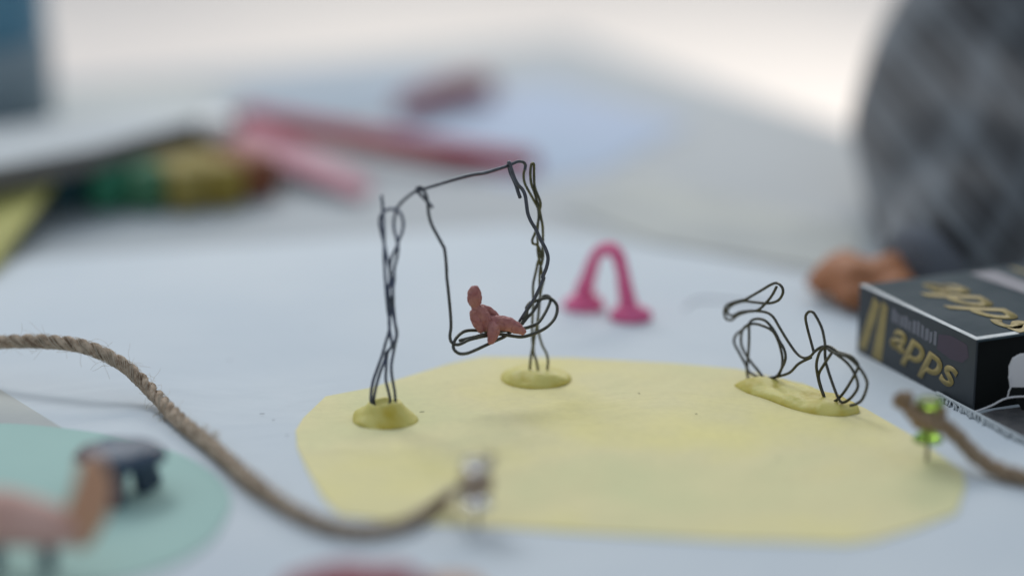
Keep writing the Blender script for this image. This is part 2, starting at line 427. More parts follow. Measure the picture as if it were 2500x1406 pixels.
# mint paper
mint = [(-330, 1120), (-120, 1045), (0, 1034), (140, 1044), (300, 1068), (430, 1105), (520, 1155), (562, 1212), (548, 1268), (500, 1330), (400, 1385), (250, 1425), (0, 1450), (-250, 1400), (-380, 1250)]
P = crom(poly(mint, ZT + 0.0005), 6, True)
sheet('mint_paper_disc', None, ZT + 0.0003, ZT + 0.0006, 'mint', 'rounded mint green paper under the navy clay stool', 'paper', raw=P)
ZM = ZT + 0.0006

# ================================================================== WIRE SWING FRAME
cl = K4(348, 1250); cr = K6(478, 1255)
YL = AZ(cl[0], cl[1], ZP).y; YR = AZ(cr[0], cr[1], ZP).y
def YX(px): return YL + (YR - YL) * (px - 945) / (1312 - 945)
base = Vector((AZ(1130, 970, ZP).x, (YL + YR) / 2, ZP))
sw = thing('swing_stand', base, 'tall dark wire swing frame with twisted posts in two clay mounds', 'swing stand')
def wpath(pts, Y, ph=0.0, amp=0.0005, n=7, freq=5.0):
    """px points -> smooth wire at depth Y, weaving a little in depth round its neighbours"""
    out = []
    for i, (x, y) in enumerate(pts):
        yy = Y(x, y) if callable(Y) else Y
        out.append(AY(x, y, yy + amp * math.sin(ph + i * 2 * math.pi / freq)))
    return crom(out, n)
def k(f, L): return [f(x, y) for x, y in L]

w1 = k(K3, [(240, 82), (250, 180), (257, 270), (262, 380), (268, 500), (272, 640), (271, 760), (276, 900), (285, 1050), (298, 1230)]) + \
     k(K4, [(375, 10), (385, 100), (400, 200), (395, 300), (360, 420), (320, 560), (270, 700), (220, 850), (200, 1000), (206, 1100), (212, 1150)])
w3 = k(K3, [(345, 237), (300, 245), (262, 272), (228, 330), (220, 400), (240, 500), (268, 620), (292, 740), (325, 870), (338, 960), (340, 1040), (322, 1150), (325, 1240)]) + \
     k(K4, [(400, 0), (405, 90), (395, 180), (400, 270), (415, 370), (425, 450), (385, 520), (370, 580), (365, 680), (360, 820), (385, 930), (407, 1040), (392, 1090), (380, 1140)])
w4 = k(K3, [(345, 237), (400, 243), (460, 290), (490, 390), (475, 500), (435, 600), (410, 680), (362, 780), (340, 880), (345, 1000), (355, 1080), (368, 1160), (365, 1230)]) + \
     k(K4, [(415, 0), (425, 60), (440, 140), (465, 240), (480, 330), (458, 450), (440, 540), (420, 660), (425, 780), (455, 950), (466, 1095), (468, 1150)])
xbar_l = k(K3, [(640, 32), (600, 50), (500, 130), (420, 220), (400, 290), (382, 380), (388, 480), (420, 600), (430, 680), (420, 780), (388, 920), (385, 1040), (372, 1150), (375, 1250)]) + \
     k(K4, [(440, 0), (450, 120), (460, 230), (474, 330), (455, 420), (420, 475), (365, 535), (350, 610), (300, 740), (255, 900), (232, 1030), (240, 1095), (246, 1150)])
b = MB()
tube(b, wpath(w1, YL, 0.0), 0.00040); tube(b, wpath(w3, YL, 2.0), 0.00040); tube(b, wpath(w4, YL, 3.6), 0.00040)
tube(b, wpath(xbar_l[3:], YL, 5.0), 0.00040)
b.build('post', 'wire_blue_fringe', sw, origin=base)
xbar_r = k(K5, [(310, 68), (360, 75), (387, 110), (380, 160), (368, 220), (375, 300), (405, 370), (450, 450), (500, 540), (530, 600), (540, 680), (530, 800), (525, 900), (528, 1000), (530, 1100), (545, 1190), (562, 1260), (574, 1330)]) + \
     k(K6, [(560, 180), (532, 300), (512, 450), (492, 640), (462, 800), (450, 950), (478, 1050), (495, 1130), (500, 1190)])
eL = k(K5, [(472, 84), (455, 110), (445, 200), (455, 320), (490, 420), (520, 520), (545, 600), (560, 680), (583, 800), (588, 920), (585, 1050), (592, 1130), (575, 1230), (555, 1300)]) + \
     k(K6, [(516, 200), (520, 350), (510, 500), (495, 650), (502, 740), (540, 880), (590, 980), (606, 1060), (600, 1130), (600, 1190)])
eR = k(K5, [(472, 84), (487, 110), (487, 200), (490, 320), (508, 400), (545, 490), (562, 560), (548, 640), (535, 750), (500, 880), (468, 960), (475, 1005), (520, 1022), (550, 1070), (565, 1140), (538, 1200), (520, 1260)]) + \
     k(K6, [(492, 30), (470, 130), (446, 250), (447, 400), (440, 600), (435, 750), (442, 900), (425, 1000), (412, 1130), (408, 1190)])
b = MB()
for pth, ph in ((xbar_r[3:], 0.4), (eL, 2.4), (eR, 4.4)): tube(b, wpath(pth, YR, ph), 0.00037)
b.build('post', 'wire_olive_fringe', sw, origin=base)
mid = xbar_l[:4][::-1] + k(K3, [(700, 12)]) + [(1080, 447), (1120, 435), (1157, 426), (1185, 422), (1215, 413)] + k(K5, [(150, 130), (210, 108), (260, 85)]) + xbar_r[:4]
b = MB(); tube(b, wpath(mid, lambda x, y: YX(max(963, min(1282, x))), 0, 0.0001), 0.00044)
b.build('crossbar', 'wire', sw, origin=base)

pl = [(cl[0] + 79 * math.cos(a) * (1 + 0.03 * math.sin(3 * a + 1)), cl[1] + 24 * math.sin(a)) for a in [i * math.pi / 8 for i in range(16)]]
b = MB()
lump(b, poly(pl, ZP), ZP, 0.0052, [(1.0, 0), (1.01, 0.06), (0.985, 0.14), (0.93, 0.22), (0.82, 0.35), (0.70, 0.52), (0.60, 0.71), (0.52, 0.93), (0.47, 1.0), (0.41, 0.93), (0.28, 0.70), (0.12, 0.66), (0.02, 0.66)], 0.26, 3, n=5, nsc=210)
b.build('clay_mound', 'clay', sw, origin=base)
pr = [(cr[0] + 85 * math.cos(a) * (1 + 0.03 * math.sin(2 * a)), cr[1] + 24 * math.sin(a)) for a in [i * math.pi / 8 for i in range(16)]]
b = MB()
lump(b, poly(pr, ZP), ZP, 0.0030, [(1.0, 0), (1.01, 0.12), (0.98, 0.30), (0.92, 0.46), (0.84, 0.62), (0.74, 0.80), (0.62, 0.93), (0.5, 1.0), (0.36, 0.97), (0.2, 0.95), (0.02, 0.95)], 0.34, 9, n=5, nsc=190)
b.build('clay_mound', 'clay', sw, origin=base)

# ------------------------------------------------------------------ hanging seat
def ym(x):  # middle line of the seat, photo pixels
    a, c = K7(190, 1100), K7(1800, 640); return a[1] + (c[1] - a[1]) * (x - a[0]) / (c[0] - a[0])
def YS(x, y):
    yb = YL + (YR - YL) * (0.36 + 0.38 * (x - 1105) / (1345 - 1105))
    return yb + (ym(x) - y) * 0.00011
seat0 = AY(1190, 840, YS(1190, 840))
st = thing('wire_swing', seat0, 'looped dark wire seat hanging by two wires from the crossbar', 'swing')
def YHL(x, y):
    t = min(1, max(0, (y - 460) / 370)); return YX(1022) * (1 - t) + YS(1105, 835) * t
def YHR(x, y):
    t = min(1, max(0, (y - 400) / 380)); return YX(1245) * (1 - t) + YS(1275, 780) * t
hl = [(1056, 507), (1040, 489), (1022, 470), (1018, 460), (1027, 457)] + k(K3, [(725, 25), (755, 90), (770, 180), (780, 290), (810, 400), (870, 520), (935, 640)]) + \
     [(1085, 608), (1089, 640), (1091, 680)]
hlt = k(K7, [(80, 20), (100, 200), (125, 450), (145, 700), (146, 850), (130, 980), (145, 1070), (190, 1120)])
b = MB()
hp = [AY(x, y, YX(1022) - 0.0008 + 0.0009 * (i == 4) + 0.0009 * (i == 3)) for i, (x, y) in enumerate(hl[:5])] + [AY(x, y, YHL(x, y)) for x, y in hl[5:]] + [AY(x, y, YHL(x, y)) for x, y in hlt]
tube(b, crom(hp, 6), 0.00044)
b.build('hanger', 'wire', st, origin=seat0)
hr = k(K5, [(328, 485), (305, 420), (280, 340), (250, 270), (215, 190), (196, 100), (203, 82), (225, 150), (255, 240), (300, 330), (355, 390), (385, 460), (400, 560), (415, 660), (450, 750), (510, 850), (560, 960), (610, 1050), (640, 1130), (645, 1200), (625, 1290), (585, 1390)]) + \
     k(K6, [(560, 170), (510, 290), (450, 410), (370, 530), (300, 640)])
hp = []
for i, (x, y) in enumerate(hr):
    off = {5: 0.0004, 6: -0.0006, 7: -0.0011, 8: -0.0011, 9: -0.0008}.get(i, 0.0003 if i < 5 else -0.0003)
    hp.append(AY(x, y, YHR(x, y) + off))
b = MB(); tube(b, crom(hp, 6), 0.00050)
b.build('hanger', 'wire', st, origin=seat0)
s1 = k(K7, [(1330, 765), (1250, 850), (1160, 925), (1060, 1000), (960, 1045), (820, 1110), (700, 1165), (560, 1230), (430, 1280), (310, 1290), (230, 1250), (190, 1190), (195, 1110), (240, 1020), (320, 940), (420, 895), (580, 888),
            (760, 900), (960, 900), (1180, 890), (1420, 850), (1500, 828), (1600, 790), (1680, 720), (1780, 560), (1850, 400), (1850, 330), (1790, 295), (1730, 310), (1660, 400), (1600, 500), (1540, 590), (1470, 655), (1400, 740), (1370, 780)])
s2 = k(K7, [(290, 1065), (430, 1030), (600, 990), (740, 955), (860, 945), (1000, 955), (1200, 985), (1350, 1000), (1500, 970), (1680, 900), (1820, 810), (1930, 680), (1972, 540), (1950, 430), (1860, 345), (1750, 340), (1600, 385), (1500, 420), (1445, 500), (1450, 590), (1400, 690), (1340, 790)])
s3 = k(K7, [(190, 1120), (260, 1135), (340, 1110), (450, 1055), (600, 1015), (740, 985), (860, 975)])
b = MB()
tube(b, wpath(s1, YS, 0, 0.0002, 6), 0.00045); tube(b, wpath(s2, lambda x, y: YS(x, y) - 0.0006, 1, 0.0002, 6), 0.00045); tube(b, wpath(s3, lambda x, y: YS(x, y) - 0.0004, 1, 0.0001, 6), 0.00045)
b.build('seat', 'wire2', st, origin=seat0)

# ------------------------------------------------------------------ pink clay figure on the seat
FY = YS(1200, 800) - 0.0012
def fp(x, y, d=0.0): q = K7(x, y); return AY(q[0], q[1], FY + d * 0.001)
PXM = 7.03 * 9.08 * 1000   # crop pixels per metre there
b = MB()
ellipsoid(b, fp(553, 318), (128 / PXM, 120 / PXM, 205 / PXM), Matrix.Rotation(R(-3), 3, 'Y'), nu=32, nv=24, nz=0.05, seed=2)
capsule(b, [fp(575, 505), fp(620, 560), fp(700, 660), fp(790, 790)], [85 / PXM, 125 / PXM, 130 / PXM, 125 / PXM])       # torso
capsule(b, [fp(600, 555, 0.2), fp(740, 700, 0.4), fp(830, 830, 0.6)], [100 / PXM, 110 / PXM, 100 / PXM])
capsule(b, [fp(820, 740, 0.2), fp(980, 755, 0), fp(1130, 785, -0.6), fp(1270, 845, -1.0), fp(1375, 905, -1.2)], [105 / PXM, 128 / PXM, 128 / PXM, 104 / PXM, 64 / PXM])   # outstretched leg
capsule(b, [fp(860, 810, -0.9), fp(880, 880, -2.0), fp(860, 980, -3.0), fp(832, 1062, -3.4)], [105 / PXM, 118 / PXM, 98 / PXM, 70 / PXM])   # hanging leg
capsule(b, [fp(535, 600, -0.9), fp(560, 680, -1.1), fp(620, 800, -1.3), fp(665, 880, -1.1)], [74 / PXM, 88 / PXM, 82 / PXM, 64 / PXM])    # near arm
capsule(b, [fp(680, 490, 1.1), fp(800, 540, 1.5), fp(900, 610, 1.6), fp(960, 660, 1.2)], [48 / PXM, 58 / PXM, 50 / PXM, 38 / PXM])       # far arm
fig = b.build('clay_figure', 'pink', None, origin=fp(760, 880))
def fd(p, n):
    d = noise.noise(p * 800) * 0.00018 + noise.noise(p * 2300) * 0.00005
    q = abs(noise.noise(p * 600 + Vector((5, 2, 1))))
    d -= max(0, 0.09 - q) * 0.0024
    return p + n * d
remesh(fig, 0.00010, 2, fd)
tag(fig, 'tiny faceless dusty pink clay figure leaning back on the wire swing seat', 'clay figure')

# ================================================================== WIRE BICYCLE
zb = ZP + 0.002
bl = AZ(1863, 921, zb); br = AZ(2047, 984, zb)
def YB(x, y=0): return bl.y + (br.y - bl.y) * (x - 1863) / (2047 - 1863)
b0 = Vector(((bl.x + br.x) / 2, (bl.y + br.y) / 2, ZP))
bk = thing('wire_bicycle', b0, 'small bent dark wire bicycle standing on a flat oval of clay', 'wire bicycle')
def bw(L, ph=0.0, amp=0.0006, r=0.00039, off=0.0):
    mb_ = MB(); tube(mb_, wpath(k(K8, L), lambda x, y: YB(x, y) + off, ph, amp, 6, 6.0), r); return mb_
b = bw([(300, 245), (450, 160), (560, 95), (620, 85), (665, 130), (665, 190), (620, 250), (530, 275), (400, 265), (300, 255), (200, 285), (145, 330), (142, 370), (190, 392), (260, 360), (340, 350)])
c = bw([(610, 115), (565, 200), (500, 280), (430, 340), (330, 357), (240, 388), (180, 432), (130, 422), (110, 365), (130, 300), (200, 265), (300, 240)], 2.0); b.add(c.v, c.f)
b.build('handlebar', 'wire2', bk, origin=b0)
b = bw([(230, 380), (330, 350), (430, 350), (520, 365), (580, 410), (640, 510), (720, 640), (800, 750), (870, 795), (930, 780), (970, 735)], 1.0)
c = bw([(940, 790), (820, 850), (740, 930), (650, 965), (540, 985), (460, 990)], 3.0); b.add(c.v, c.f)
b.build('frame', 'wire2', bk, origin=b0)
b = bw([(965, 745), (940, 650), (905, 520), (885, 410), (910, 360), (945, 355), (980, 390), (1040, 510), (1068, 640), (1070, 690)], 0.5)
b.build('saddle', 'wire2', bk, origin=b0)
b = bw([(970, 735), (1040, 690), (1120, 690), (1200, 740), (1310, 775), (1370, 830), (1387, 880), (1340, 980), (1260, 1110), (1190, 1190), (1120, 1232)], 0.0, 0.0008, 0.00041)
for L, ph in (([(1070, 680), (1073, 800), (1090, 880), (1150, 1060), (1210, 1200), (1265, 1212), (1340, 1150), (1385, 1060), (1350, 940), (1280, 840), (1150, 740), (1070, 690)], 1.5),
              ([(1070, 690), (1020, 740), (990, 850), (1000, 960), (1030, 1080), (1075, 1185), (1130, 1228)], 3.0),
              ([(1130, 755), (1060, 860), (1010, 960), (1035, 1080), (1060, 1150)], 4.5),
              ([(1110, 720), (1160, 745), (1290, 790), (1400, 890), (1465, 1000), (1468, 1080), (1425, 1190), (1365, 1235), (1310, 1248)], 2.2)):
    c = bw(L, ph, 0.0009, 0.00041); b.add(c.v, c.f)
b.build('wheel', 'wire2', bk, origin=b0)
b = bw([(340, 480), (280, 530), (220, 580), (205, 650), (250, 740), (310, 850), (340, 920), (400, 960), (480, 985), (600, 975), (660, 890), (695, 800), (680, 710), (640, 640), (600, 560), (560, 500), (500, 440), (430, 422), (370, 440), (335, 490)], 0.0, 0.0009)
for L, ph in (([(340, 480), (400, 470), (480, 490), (560, 530), (600, 580), (640, 680), (665, 800), (655, 900), (610, 970), (500, 985), (420, 900), (340, 800), (280, 690), (270, 600), (290, 520), (350, 470)], 2.0),
              ([(345, 470), (347, 600), (342, 720), (330, 850), (330, 950), (355, 1000), (430, 1006), (490, 978)], 4.0)):
    c = bw(L, ph, 0.0009); b.add(c.v, c.f)
b.build('wheel', 'wire2', bk, origin=b0)
ol = k(K8, [(213, 1062), (330, 1130), (520, 1192), (700, 1262), (900, 1318), (1080, 1345), (1250, 1352), (1335, 1335), (1392, 1318), (1350, 1268), (1200, 1205), (1050, 1150), (800, 1085), (600, 1045), (400, 1030), (260, 1040)])
b = MB()
lump(b, poly(ol, ZP), ZP, 0.0024, [(1.0, 0), (1.01, 0.18), (0.985, 0.42), (0.94, 0.62), (0.86, 0.78), (0.74, 0.9), (0.6, 1.0), (0.4, 0.9), (0.2, 0.92), (0.02, 0.95)], 0.5, 21, n=5, nsc=170)
b.build('clay_base', 'clay', bk, origin=b0)

# ================================================================== PUSH PINS AND ROPES
def pin(name, foot, m, hn, label, scale=1.0):
    f = Vector(foot)
    t = thing(name, f, label, 'push pin')
    s = scale * 0.001
    b = MB(); tube(b, [f + Vector((0, 0, -0.0006)), f + Vector((0, 0, hn * 0.5)), f + Vector((0, 0, hn + 6 * s))], 0.00050 * scale, 10); b.build('needle', 'needle', t, origin=f)
    b = MB(); z = hn
    lathe(b, f, [(0.6 * s, z), (3.6 * s, z + 0.1 * s), (3.9 * s, z + 0.5 * s), (3.3 * s, z + 1.2 * s), (2.2 * s, z + 2.0 * s), (1.75 * s, z + 3.2 * s), (1.7 * s, z + 8.0 * s), (2.2 * s, z + 9.3 * s), (3.3 * s, z + 10.0 * s), (3.4 * s, z + 10.6 * s), (3.0 * s, z + 11.1 * s), (0.5 * s, z + 11.2 * s)], 32)
    b.build('head', m, t, origin=f)
    return t
pg = AZ(2263, 1122, ZP)
pin('push_pin', pg, 'greenpin', 0.0050, 'translucent fluorescent green push pin wrapped with jute at the sheet edge')
pw = AZ(1163, 1290, ZT)
pin('push_pin', pw, 'clearpin', 0.0058, 'clear push pin holding the rope end in front of the yellow sheet')

def rope(name, ctrl, rads, m, label, hairs=120, turns=None, hair_len=0.006, pitch=0.0125, coil=None, fuzz=0.6, tufts=()):
    P = crom(ctrl, 14); n = len(P); rr = interp(rads, n)
    o = P[0].copy()
    t = thing(name, o, label, 'rope')
    fr = frames(P)
    L = [0.0]
    for i in range(1, n): L.append(L[-1] + (P[i] - P[i - 1]).length)
    b = MB()
    for s in range(3):
        Q = []; q = []
        for i in range(n):
            a = 2 * math.pi * (L[i] / pitch + s / 3)
            wob = 1 + 0.16 * noise.noise(Vector((L[i] * 260, s * 7.1, 3)))
            Q.append(P[i] + (fr[i][1] * math.cos(a) + fr[i][2] * math.sin(a)) * rr[i] * 0.58 * wob)
            q.append(rr[i] * 0.50 * (1 + 0.15 * noise.noise(Vector((L[i] * 330, s * 3.3, 9)))))
        tube(b, Q, q, 12)
    if coil: coil(b)
    st_ = b.build('strand', m, t, origin=o)
    h = MB()
    # yarn fibres lying along the twist plus stray hairs
    for _ in range(int(hairs * 1.6)):
        i = random.randrange(2, n - 12); s = random.random(); Q = []
        for j in range(0, 11, 2):
            a = 2 * math.pi * (L[i + j] / pitch + s) ; rad = rr[i + j] * (0.98 + 0.10 * random.random() + 0.05 * abs(j - 5) / 5)
            Q.append(P[i + j] + (fr[i + j][1] * math.cos(a) + fr[i + j][2] * math.sin(a)) * rad)
        tube(h, crom(Q, 2), 0.00005, 3)
    for _ in range(hairs):
        i = random.randrange(1, n - 2); a = random.random() * 6.28
        d = fr[i][1] * math.cos(a) + fr[i][2] * math.sin(a)
        p = P[i] + d * rr[i] * 0.7; v = (fr[i][0] * random.choice((-1, 1)) * 0.7 + d * fuzz * random.random()).normalized()
        ln = hair_len * (0.3 + random.random()); Q = [p]
        for j in range(4):
            v = (v + Vector((random.uniform(-.35, .35),) * 1 + (random.uniform(-.35, .35), random.uniform(-.4, .3)))).normalized()
            p = p + v * ln / 4; Q.append(p)
        tube(h, crom(Q, 3), 0.000035, 3)
    for (x, y, dx, dy, ln) in tufts:
        q_ = ray(x, y); best = min(range(n), key=lambda i_: ((P[i_] - CAM).normalized() - q_.normalized()).length)
        for _ in range(22):
            d0 = (RT * dx + UP * dy + Vector((random.uniform(-.45, .45), random.uniform(-.5, .5), random.uniform(-.45, .45)))).normalized()
            p = P[min(n - 2, max(1, best + random.randint(-3, 3)))] + d0 * rr[best] * 0.5; Q = [p]
            for j in range(3):
                d0 = (d0 + Vector((random.uniform(-.3, .3), random.uniform(-.3, .3), random.uniform(-.3, .3)))).normalized(); p = p + d0 * ln * random.uniform(.5, 1.1) / 3; Q.append(p)
            tube(h, crom(Q, 2), 0.00009, 3)
    h.build('loose_fibre', 'fibre', st_, origin=o)
    return t
kz = pw + Vector((0, 0, 0.0058 + 0.0062))
def coil_at(c, r, rw, z0, z1, turns, lead=0.0):
    def f(mb_):
        Q = []
        N = int(26 * turns)
        for i in range(N + 1):
            a = lead + 2 * math.pi * i / 26; z = z0 + (z1 - z0) * i / N
            Q.append(Vector(c) + Vector((math.cos(a) * r, math.sin(a) * r, z)))
        tube(mb_, Q, rw, 10)
    return f
def coil_w(mb_):
    coil_at(pw, 0.0028, 0.0011, 0.0058 + 0.0036, 0.0058 + 0.0078, 2.3, 3.5)(mb_)
    tube(mb_, crom([kz + Vector((0.0005, 0.002, 0.001)), kz + Vector((0.0025, 0.0022, 0.003)), kz + Vector((0.0036, 0.0014, 0.0056))], 5), [0.0011] * 10 + [0.0009], 8)
# rope rises from the table edge on the left, sags towards the camera, then climbs to the clear pin
rp = []
for (x, y, Y) in ((-260, 905, 0.030), (-120, 858, 0.014), (0, 836, 0.008), (110, 834, 0.004), (205, 846, 0.000), (300, 890, -0.004), (375, 960, -0.012), (440, 1030, -0.024), (520, 1095, -0.038), (610, 1175, -0.054),
                  (700, 1238, -0.068), (800, 1284, -0.078), (900, 1297, -0.084), (1000, 1275, -0.086), (1080, 1222, -0.086)):
    p_ = AY(x, y, Y)
    rp.append(p_ if p_.z > 0.0023 else AZ(x, y, 0.0023))
rp.append(pw + Vector((-0.0045, -0.0015, 0.0058 + 0.0042))); rp.append(pw + Vector((-0.0012, -0.0028, 0.0058 + 0.0055)))
for p in rp: p.z = max(p.z, 0.0026)
rope('jute_rope', rp, [0.0018, 0.0018, 0.0018, 0.0019, 0.0019, 0.0018, 0.0019, 0.0021, 0.0021, 0.0023, 0.0019, 0.0017, 0.0016, 0.0015, 0.0013, 0.0011, 0.0011], 'jute',
     'long frayed jute rope curving up across the left foreground to the clear pin', 360, coil=coil_w,
     tufts=((400, 1010, -0.2, -1, 0.0045), (505, 1070, 0.5, 1, 0.0035), (615, 1190, -0.6, -1, 0.004)))
gc = pg + Vector((0, 0, 0.0050))
def coil_g(mb_):
    coil_at(pg, 0.0030, 0.0014, 0.0050 + 0.0040, 0.0050 + 0.0085, 2.4, 0.3)(mb_)
    tube(mb_, crom([gc + Vector((0.002, -0.003, 0.006)), gc + Vector((-0.002, -0.0042, 0.0068)), gc + Vector((-0.0048, -0.003, 0.0082)), gc + Vector((-0.0062, -0.001, 0.0102))], 6), interp([0.0017, 0.0020, 0.0017, 0.0013], 19), 12)
    ellipsoid(mb_, gc + Vector((-0.0068, -0.0008, 0.0110)), (0.0026, 0.0022, 0.0022), nz=0.5, seed=4)
rg = [gc + Vector((-0.001, -0.0035, 0.0070)), gc + Vector((0.0022, -0.0036, 0.0055)), AY(2330, 1058, pg.y - 0.004), AY(2375, 1105, pg.y - 0.008), AY(2420, 1138, pg.y - 0.012), AY(2475, 1160, pg.y - 0.016), AY(2560, 1185, pg.y - 0.020), AY(2680, 1210, pg.y - 0.024), AY(2900, 1230, pg.y - 0.02)]
for p in rg: p.z = max(p.z, 0.0024)
rope('jute_rope', rg, [0.0019, 0.0020, 0.0019, 0.0019, 0.0020, 0.0021, 0.0021, 0.0020, 0.002], 'jute_dark',
     'short brown jute rope knotted round the green pin and running right', 120, coil=coil_g, hair_len=0.004)

# ================================================================== MAGENTA CLAY ARCH
fa = AZ(1424, 752, ZT); fb = AZ(1540, 778, ZT); ya, yb_ = fa.y, fb.y
t = thing('clay_arch', (fa + fb) / 2, 'bright pink clay arch standing on two round pads behind the swing', 'clay arch')
def yq(x): return ya + (yb_ - ya) * (x - 1424) / (1540 - 1424)
P = crom([AY(x, y, yq(x)) for x, y in ((1418, 745), (1428, 705), (1440, 665), (1455, 625), (1480, 607), (1505, 618), (1518, 655), (1526, 700), (1533, 740), (1538, 770))], 6)
b = MB(); tube(b, P, [x_ * (1 + 0.10 * noise.noise(Vector((i_ * 0.35, 2, 5)))) for i_, x_ in enumerate(interp([0.0034, 0.0028, 0.0021, 0.0018, 0.0019, 0.0021, 0.0020, 0.0023, 0.0028, 0.0034], len(P)))], 16)
b.build('arch', 'magenta', t, origin=t.location)
for c_ in (fa, fb):
    b = MB(); O = [c_ + Vector((math.cos(a) * 0.0062, math.sin(a) * 0.0055, 0)) for a in [i * math.pi / 5 for i in range(10)]]
    lump(b, O, ZT, 0.0040, [(1, 0), (1.02, 0.25), (0.95, 0.55), (0.8, 0.75), (0.55, 1), (0.02, 1)], 0.2, 2, n=5)
    b.build('foot_pad', 'magenta', t, origin=t.location)

b = MB(); Q = [AZ(x, y, ZT + 0.0003) for x, y in ((1672, 752), (1685, 738), (1720, 730), (1770, 733), (1820, 738), (1870, 740))]  # thin pale tube added where faint shadow smudges lie on the paper
tube(b, crom(Q, 6), 0.0004, 8); tag(b.build('grey_shadow_strand', 'thread', origin=Q[2]), 'pale grey strand added for a faint shadow smudge behind the bicycle', 'thread')

# ================================================================== BLACK BOX
n0 = AZ(2374, 1004, ZT); l0 = AZ(2092, 858, ZT)
e1 = (l0 - n0); LEN = e1.length; e1.normalize(); e2 = Vector((-e1.y, e1.x, 0)) * -1; 
if e2.x < 0: e2 = -e2
UPZ = Vector((0, 0, 1)); BH = 0.0198; BW = 0.064; TH = 0.0006
bx = thing('black_box', n0, 'black and gold printed cardboard box with one open end', 'box')
def bp(u, v, wd_=0.0): return n0 + e1 * (LEN * (1 - u)) + UPZ * (BH * v) + e2 * wd_      # u 0 far end .. 1 near end
def plate(mb_, o, a, bb, c):
    o = Vector(o); vs_ = [o, o + a, o + a + bb, o + bb, o + c, o + a + c, o + a + bb + c, o + bb + c]
    mb_.add(vs_, [(3, 2, 1, 0), (4, 5, 6, 7), (0, 1, 5, 4), (1, 2, 6, 5), (2, 3, 7, 6), (3, 0, 4, 7)])
eL_ = e1 * LEN
b = MB(); plate(b, n0, eL_, UPZ * BH, e2 * TH); side = b.build('side_panel', 'black', bx, smooth=False, origin=n0)
b = MB(); plate(b, n0 + e2 * (BW - TH), eL_, UPZ * BH, e2 * TH); b.build('side_panel', 'black', bx, smooth=False, origin=n0)
b = MB(); plate(b, n0 + e2 * TH, eL_, e2 * (BW - 2 * TH), UPZ * TH); b.build('bottom_panel', 'blackin', bx, smooth=False, origin=n0)
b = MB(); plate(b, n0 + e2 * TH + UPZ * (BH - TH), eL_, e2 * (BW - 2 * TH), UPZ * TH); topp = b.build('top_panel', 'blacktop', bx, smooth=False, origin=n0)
b = MB(); plate(b, l0 - e1 * TH + e2 * TH + UPZ * TH, e1 * TH, e2 * (BW - 2 * TH), UPZ * (BH - 2 * TH)); b.build('end_panel', 'black', bx, smooth=False, origin=n0)
b = MB(); plate(b, n0 + e1 * 0.003 + e2 * TH + UPZ * TH, e1 * TH, e2 * (BW - 2 * TH), UPZ * (BH - 2 * TH) * 0.96); b.build('tuck_flap', 'blackin', bx, smooth=False, origin=n0)
# worn pale fold lines
b = MB(); plate(b, bp(1, 1) + UPZ * 0.00003 + e2 * 0.0, eL_, e2 * 0.0016, UPZ * 0.00012)
plate(b, bp(1, 1) + UPZ * 0.00003 + e2 * 0.0017, e1 * 0.0022, e2 * 0.012, UPZ * 0.00012)
b.build('worn_fold', 'edgewear', bx, smooth=False, origin=n0)
# prints
def flat(mb_, pts, off, P3):  # polygon in (u,v) panel coords -> thin ink
    n_ = len(pts); A = [P3(u, v) for u, v in pts]; B = [p + off for p in A]
    mb_.add(A + B, [tuple(range(n_)), tuple(range(n_, 2 * n_))[::-1]] + [(i, (i + 1) % n_, (i + 1) % n_ + n_, i + n_) for i in range(n_)])
sideP = lambda u, v: bp(u, v) - e2 * 0.00002
topP = lambda u, wv: bp(u, 1.0) + e2 * (wv * BW) + UPZ * 0.0002
b = MB(); flat(b, [(0.02, 0.10), (0.075, 0.06), (0.19, 0.86), (0.13, 0.93)], -e2 * 0.00005, sideP)
flat(b, [(0.14, 0.05), (0.225, 0.03), (0.26, 0.88), (0.21, 0.93)], -e2 * 0.00005, sideP)
b.build('gold_stripe', 'gold', side, smooth=False, origin=n0)
b = MB()
for j in range(11):
    u0 = 0.30 + j * 0.036; w_ = 0.030 * random.uniform(.7, 1); d0 = -0.004 * j + 0.70; a_ = random.uniform(-.02, .02); t0 = 0.86 + random.uniform(-.04, .03)
    flat(b, [(u0, d0 + a_), (u0 + w_, d0 - a_), (u0 + w_ + 0.003, t0), (u0 + 0.002, t0 + a_)], -e2 * 0.00004, sideP)
b.build('grey_print', 'greyink', side, smooth=False, origin=n0)
b = MB(); flat(b, [(0.69, 0.62), (0.80, 0.57), (0.90, 0.60), (0.95, 0.72), (0.93, 0.88), (0.80, 0.90), (0.70, 0.84)], -e2 * 0.00003, sideP); b.build('plum_print', 'plum', side, smooth=False, origin=n0)
